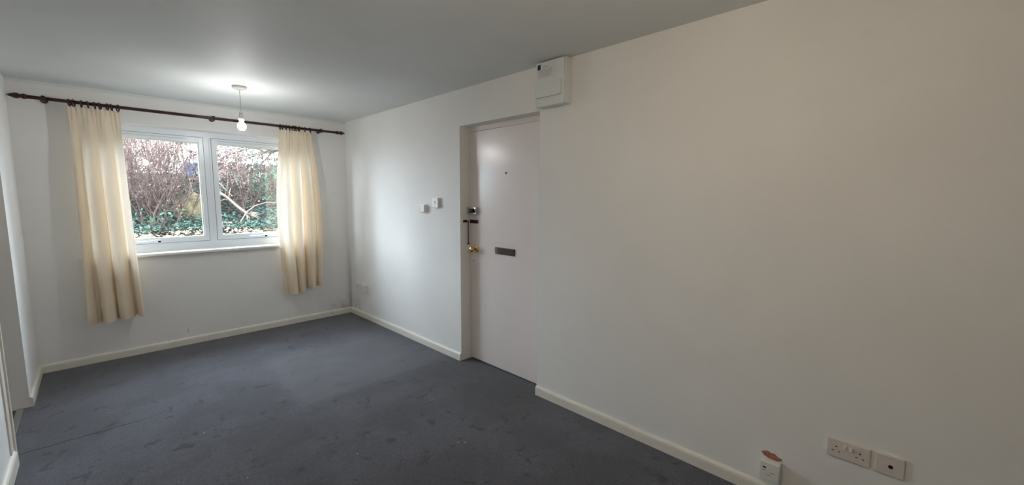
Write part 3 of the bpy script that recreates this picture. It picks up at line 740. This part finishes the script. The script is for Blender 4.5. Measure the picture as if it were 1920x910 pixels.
# ochre mound of dry grass
mb = bmesh.new(); bmesh.ops.create_icosphere(mb, subdivisions=4, radius=1)
mc = Vector((1.10, D+2.85, bank_z(1.10, D+2.85)+.09))
for v in mb.verts:
    n_ = 1+0.18*noise.noise(v.co*2.2)+.05*noise.noise(v.co*9); v.co = Vector((v.co.x*.25*n_, v.co.y*.2*n_, v.co.z*.27*n_))+mc
mt_ = thing('dry_grass_mound', (mc.x, mc.y, mc.z-.2), 'ochre mound of dry grass low beside the window mullion', 'grass mound')
obj('mound', mb, M['straw'], mt_, True)
vs, fs = [], []; rnd = random.Random(9)
for _ in range(900):
    d = Vector((rnd.gauss(0, 1), rnd.gauss(0, 1), abs(rnd.gauss(0, 1)))).normalized(); b = mc+Vector((d.x*.22, d.y*.19, d.z*.22))
    tube_raw(vs, fs, [b, b+(d+Vector((0, 0, .3)))*.035, b+(d+Vector((rnd.gauss(0, .4), 0, -.2)))*.07], [.0018, .0014, .0006])
o = raw('grass_blades', vs, fs, M['straw'], mt_); o['kind'] = 'stuff'

# fallen branch with a fan of roots, pale stick, thin arching branch
def gz(x, dy, up_=0): return Vector((x, D+dy, bank_z(x, D+dy)+up_))
fb = thing('fallen_branch', tuple(gz(1.8, 2.5)), 'thick fallen grey branch with splayed roots leaning across the second pane', 'branch')
bm = bmesh.new(); A0 = Vector((1.36, D+2.55, 1.53)); A1 = Vector((1.68, D+2.38, 1.175))
tube(bm, [A0, A0.lerp(A1, .3)+Vector((0, 0, .01)), A0.lerp(A1, .6)+Vector((.0, 0, -.005)), A1], [.013, .017, .021, .025], 9)
obj('trunk', bm, M['deadwood'], fb, True)
for a, b, r in ((A0.lerp(A1, .30), A0+Vector((-.05, 0, -.02)), .012), (A0.lerp(A1, .33), A0.lerp(A1, .33)+Vector((.04, 0, .17)), .008), (A0.lerp(A1, .35), A0+Vector((.0, 0, -.16)), .007)):
    bm = tube(bmesh.new(), [a, a.lerp(b, .5)+Vector((0, 0, .02)), b], [r, r*.8, r*.5], 6); obj('side_branch', bm, M['deadwood'], fb, True)
rnd = random.Random(12)
for k in range(13):
    an = -.1+k*.16; e = A1+Vector((math.cos(an)*.20*rnd.uniform(.6, 1.1), rnd.uniform(-.15, .05), -math.sin(an)*.17*rnd.uniform(.6, 1)))
    bm = tube(bmesh.new(), [A1-Vector((.02, 0, -.01)), A1.lerp(e, .5)+Vector((0, 0, .02)), e], [.011, .008, .003], 5); obj('root', bm, M['deadwood'], fb, True)
st = obj('stick', tube(bmesh.new(), [gz(1.20, 2.2, .03), gz(1.33, 2.2, .045), gz(1.46, 2.22, .04), gz(1.56, 2.22, .03)], [.013, .012, .014, .010], 8), M['deadwood'], None, True)
tag(st, 'bare pale stick lying flat before the roots of the fallen branch', 'stick')
st = obj('arching_branch', tube(bmesh.new(), [gz(1.52, 2.25, .0), Vector((1.58, D+2.3, 1.10)), Vector((1.66, D+2.33, 1.22)), Vector((1.78, D+2.36, 1.31)), Vector((1.96, D+2.4, 1.365)), Vector((2.3, D+2.5, 1.35))], [.010, .009, .008, .007, .005, .004], 7), M['deadwood'], None, True)
tag(st, 'thin pale branch arching over the splayed roots', 'branch')

# brown board fence at the top of the bank, with white coping wall behind
fn = thing('board_fence', (2.2, D+4.6, 1.6), 'brown upright board fence at the top of the bank', 'fence')
rnd = random.Random(3); x = 1.62
while x < 3.6:
    wd = rnd.uniform(.10, .13); zt = 2.10+rnd.uniform(-.02, .02)
    obj('board', B(x, x+wd, D+4.60+rnd.uniform(-.006, .006), D+4.622, 1.3, zt, bev=0.003, seg=1), M['board'], fn); x += wd+.008
obj('rail', B(1.6, 3.62, D+4.625, D+4.66, 1.95, 2.02), M['board'], fn)
# blue sheet over something behind the first pane
bm = bmesh.new(); box(bm, 1.32, 1.56, D+5.3, D+5.8, 1.78, 2.13, .05, 3)
for v in bm.verts: v.co += Vector((0.02*noise.noise(v.co*6), 0, .03*noise.noise(v.co*5+Vector((3, 3, 3)))))
tag(obj('blue_sheet', bm, M['tarp'], None, True), 'bright blue cover standing behind the twigs near the mullion', 'cover')
# overhanging dark boughs high on the far side
rnd = random.Random(21); t = thing('overhanging_tree', (3.3, D+6.2, 1.9), 'dark tree with low boughs over the top of the second pane', 'tree')
vs, fs, out = [], [], []
tube_raw(vs, fs, [Vector((3.7, D+6.2, 1.7)), Vector((3.65, D+6.2, 2.6)), Vector((3.5, D+6.1, 4.2))], [.16, .14, .10], 8)
for k in range(26):
    b = Vector((3.6, D+6.2, rnd.uniform(2.45, 3.6))); grow(vs, fs, b, Vector((rnd.uniform(-1, .1), rnd.uniform(-.5, .3), rnd.uniform(-.25, .2))).normalized(), rnd.uniform(1.4, 2.7), .03, 2, rnd, .2, 4, 6, -.05, (3, 4), out)
raw('trunk', vs, fs, M['twigd'], t)
lv = leaves('foliage', M['brownleaf'], [rnd.choice(out)+Vector((rnd.gauss(0, .06), rnd.gauss(0, .06), rnd.gauss(0, .06))) for _ in range(3000)], .03, .06, .2, t, 22); lv['kind'] = 'stuff'
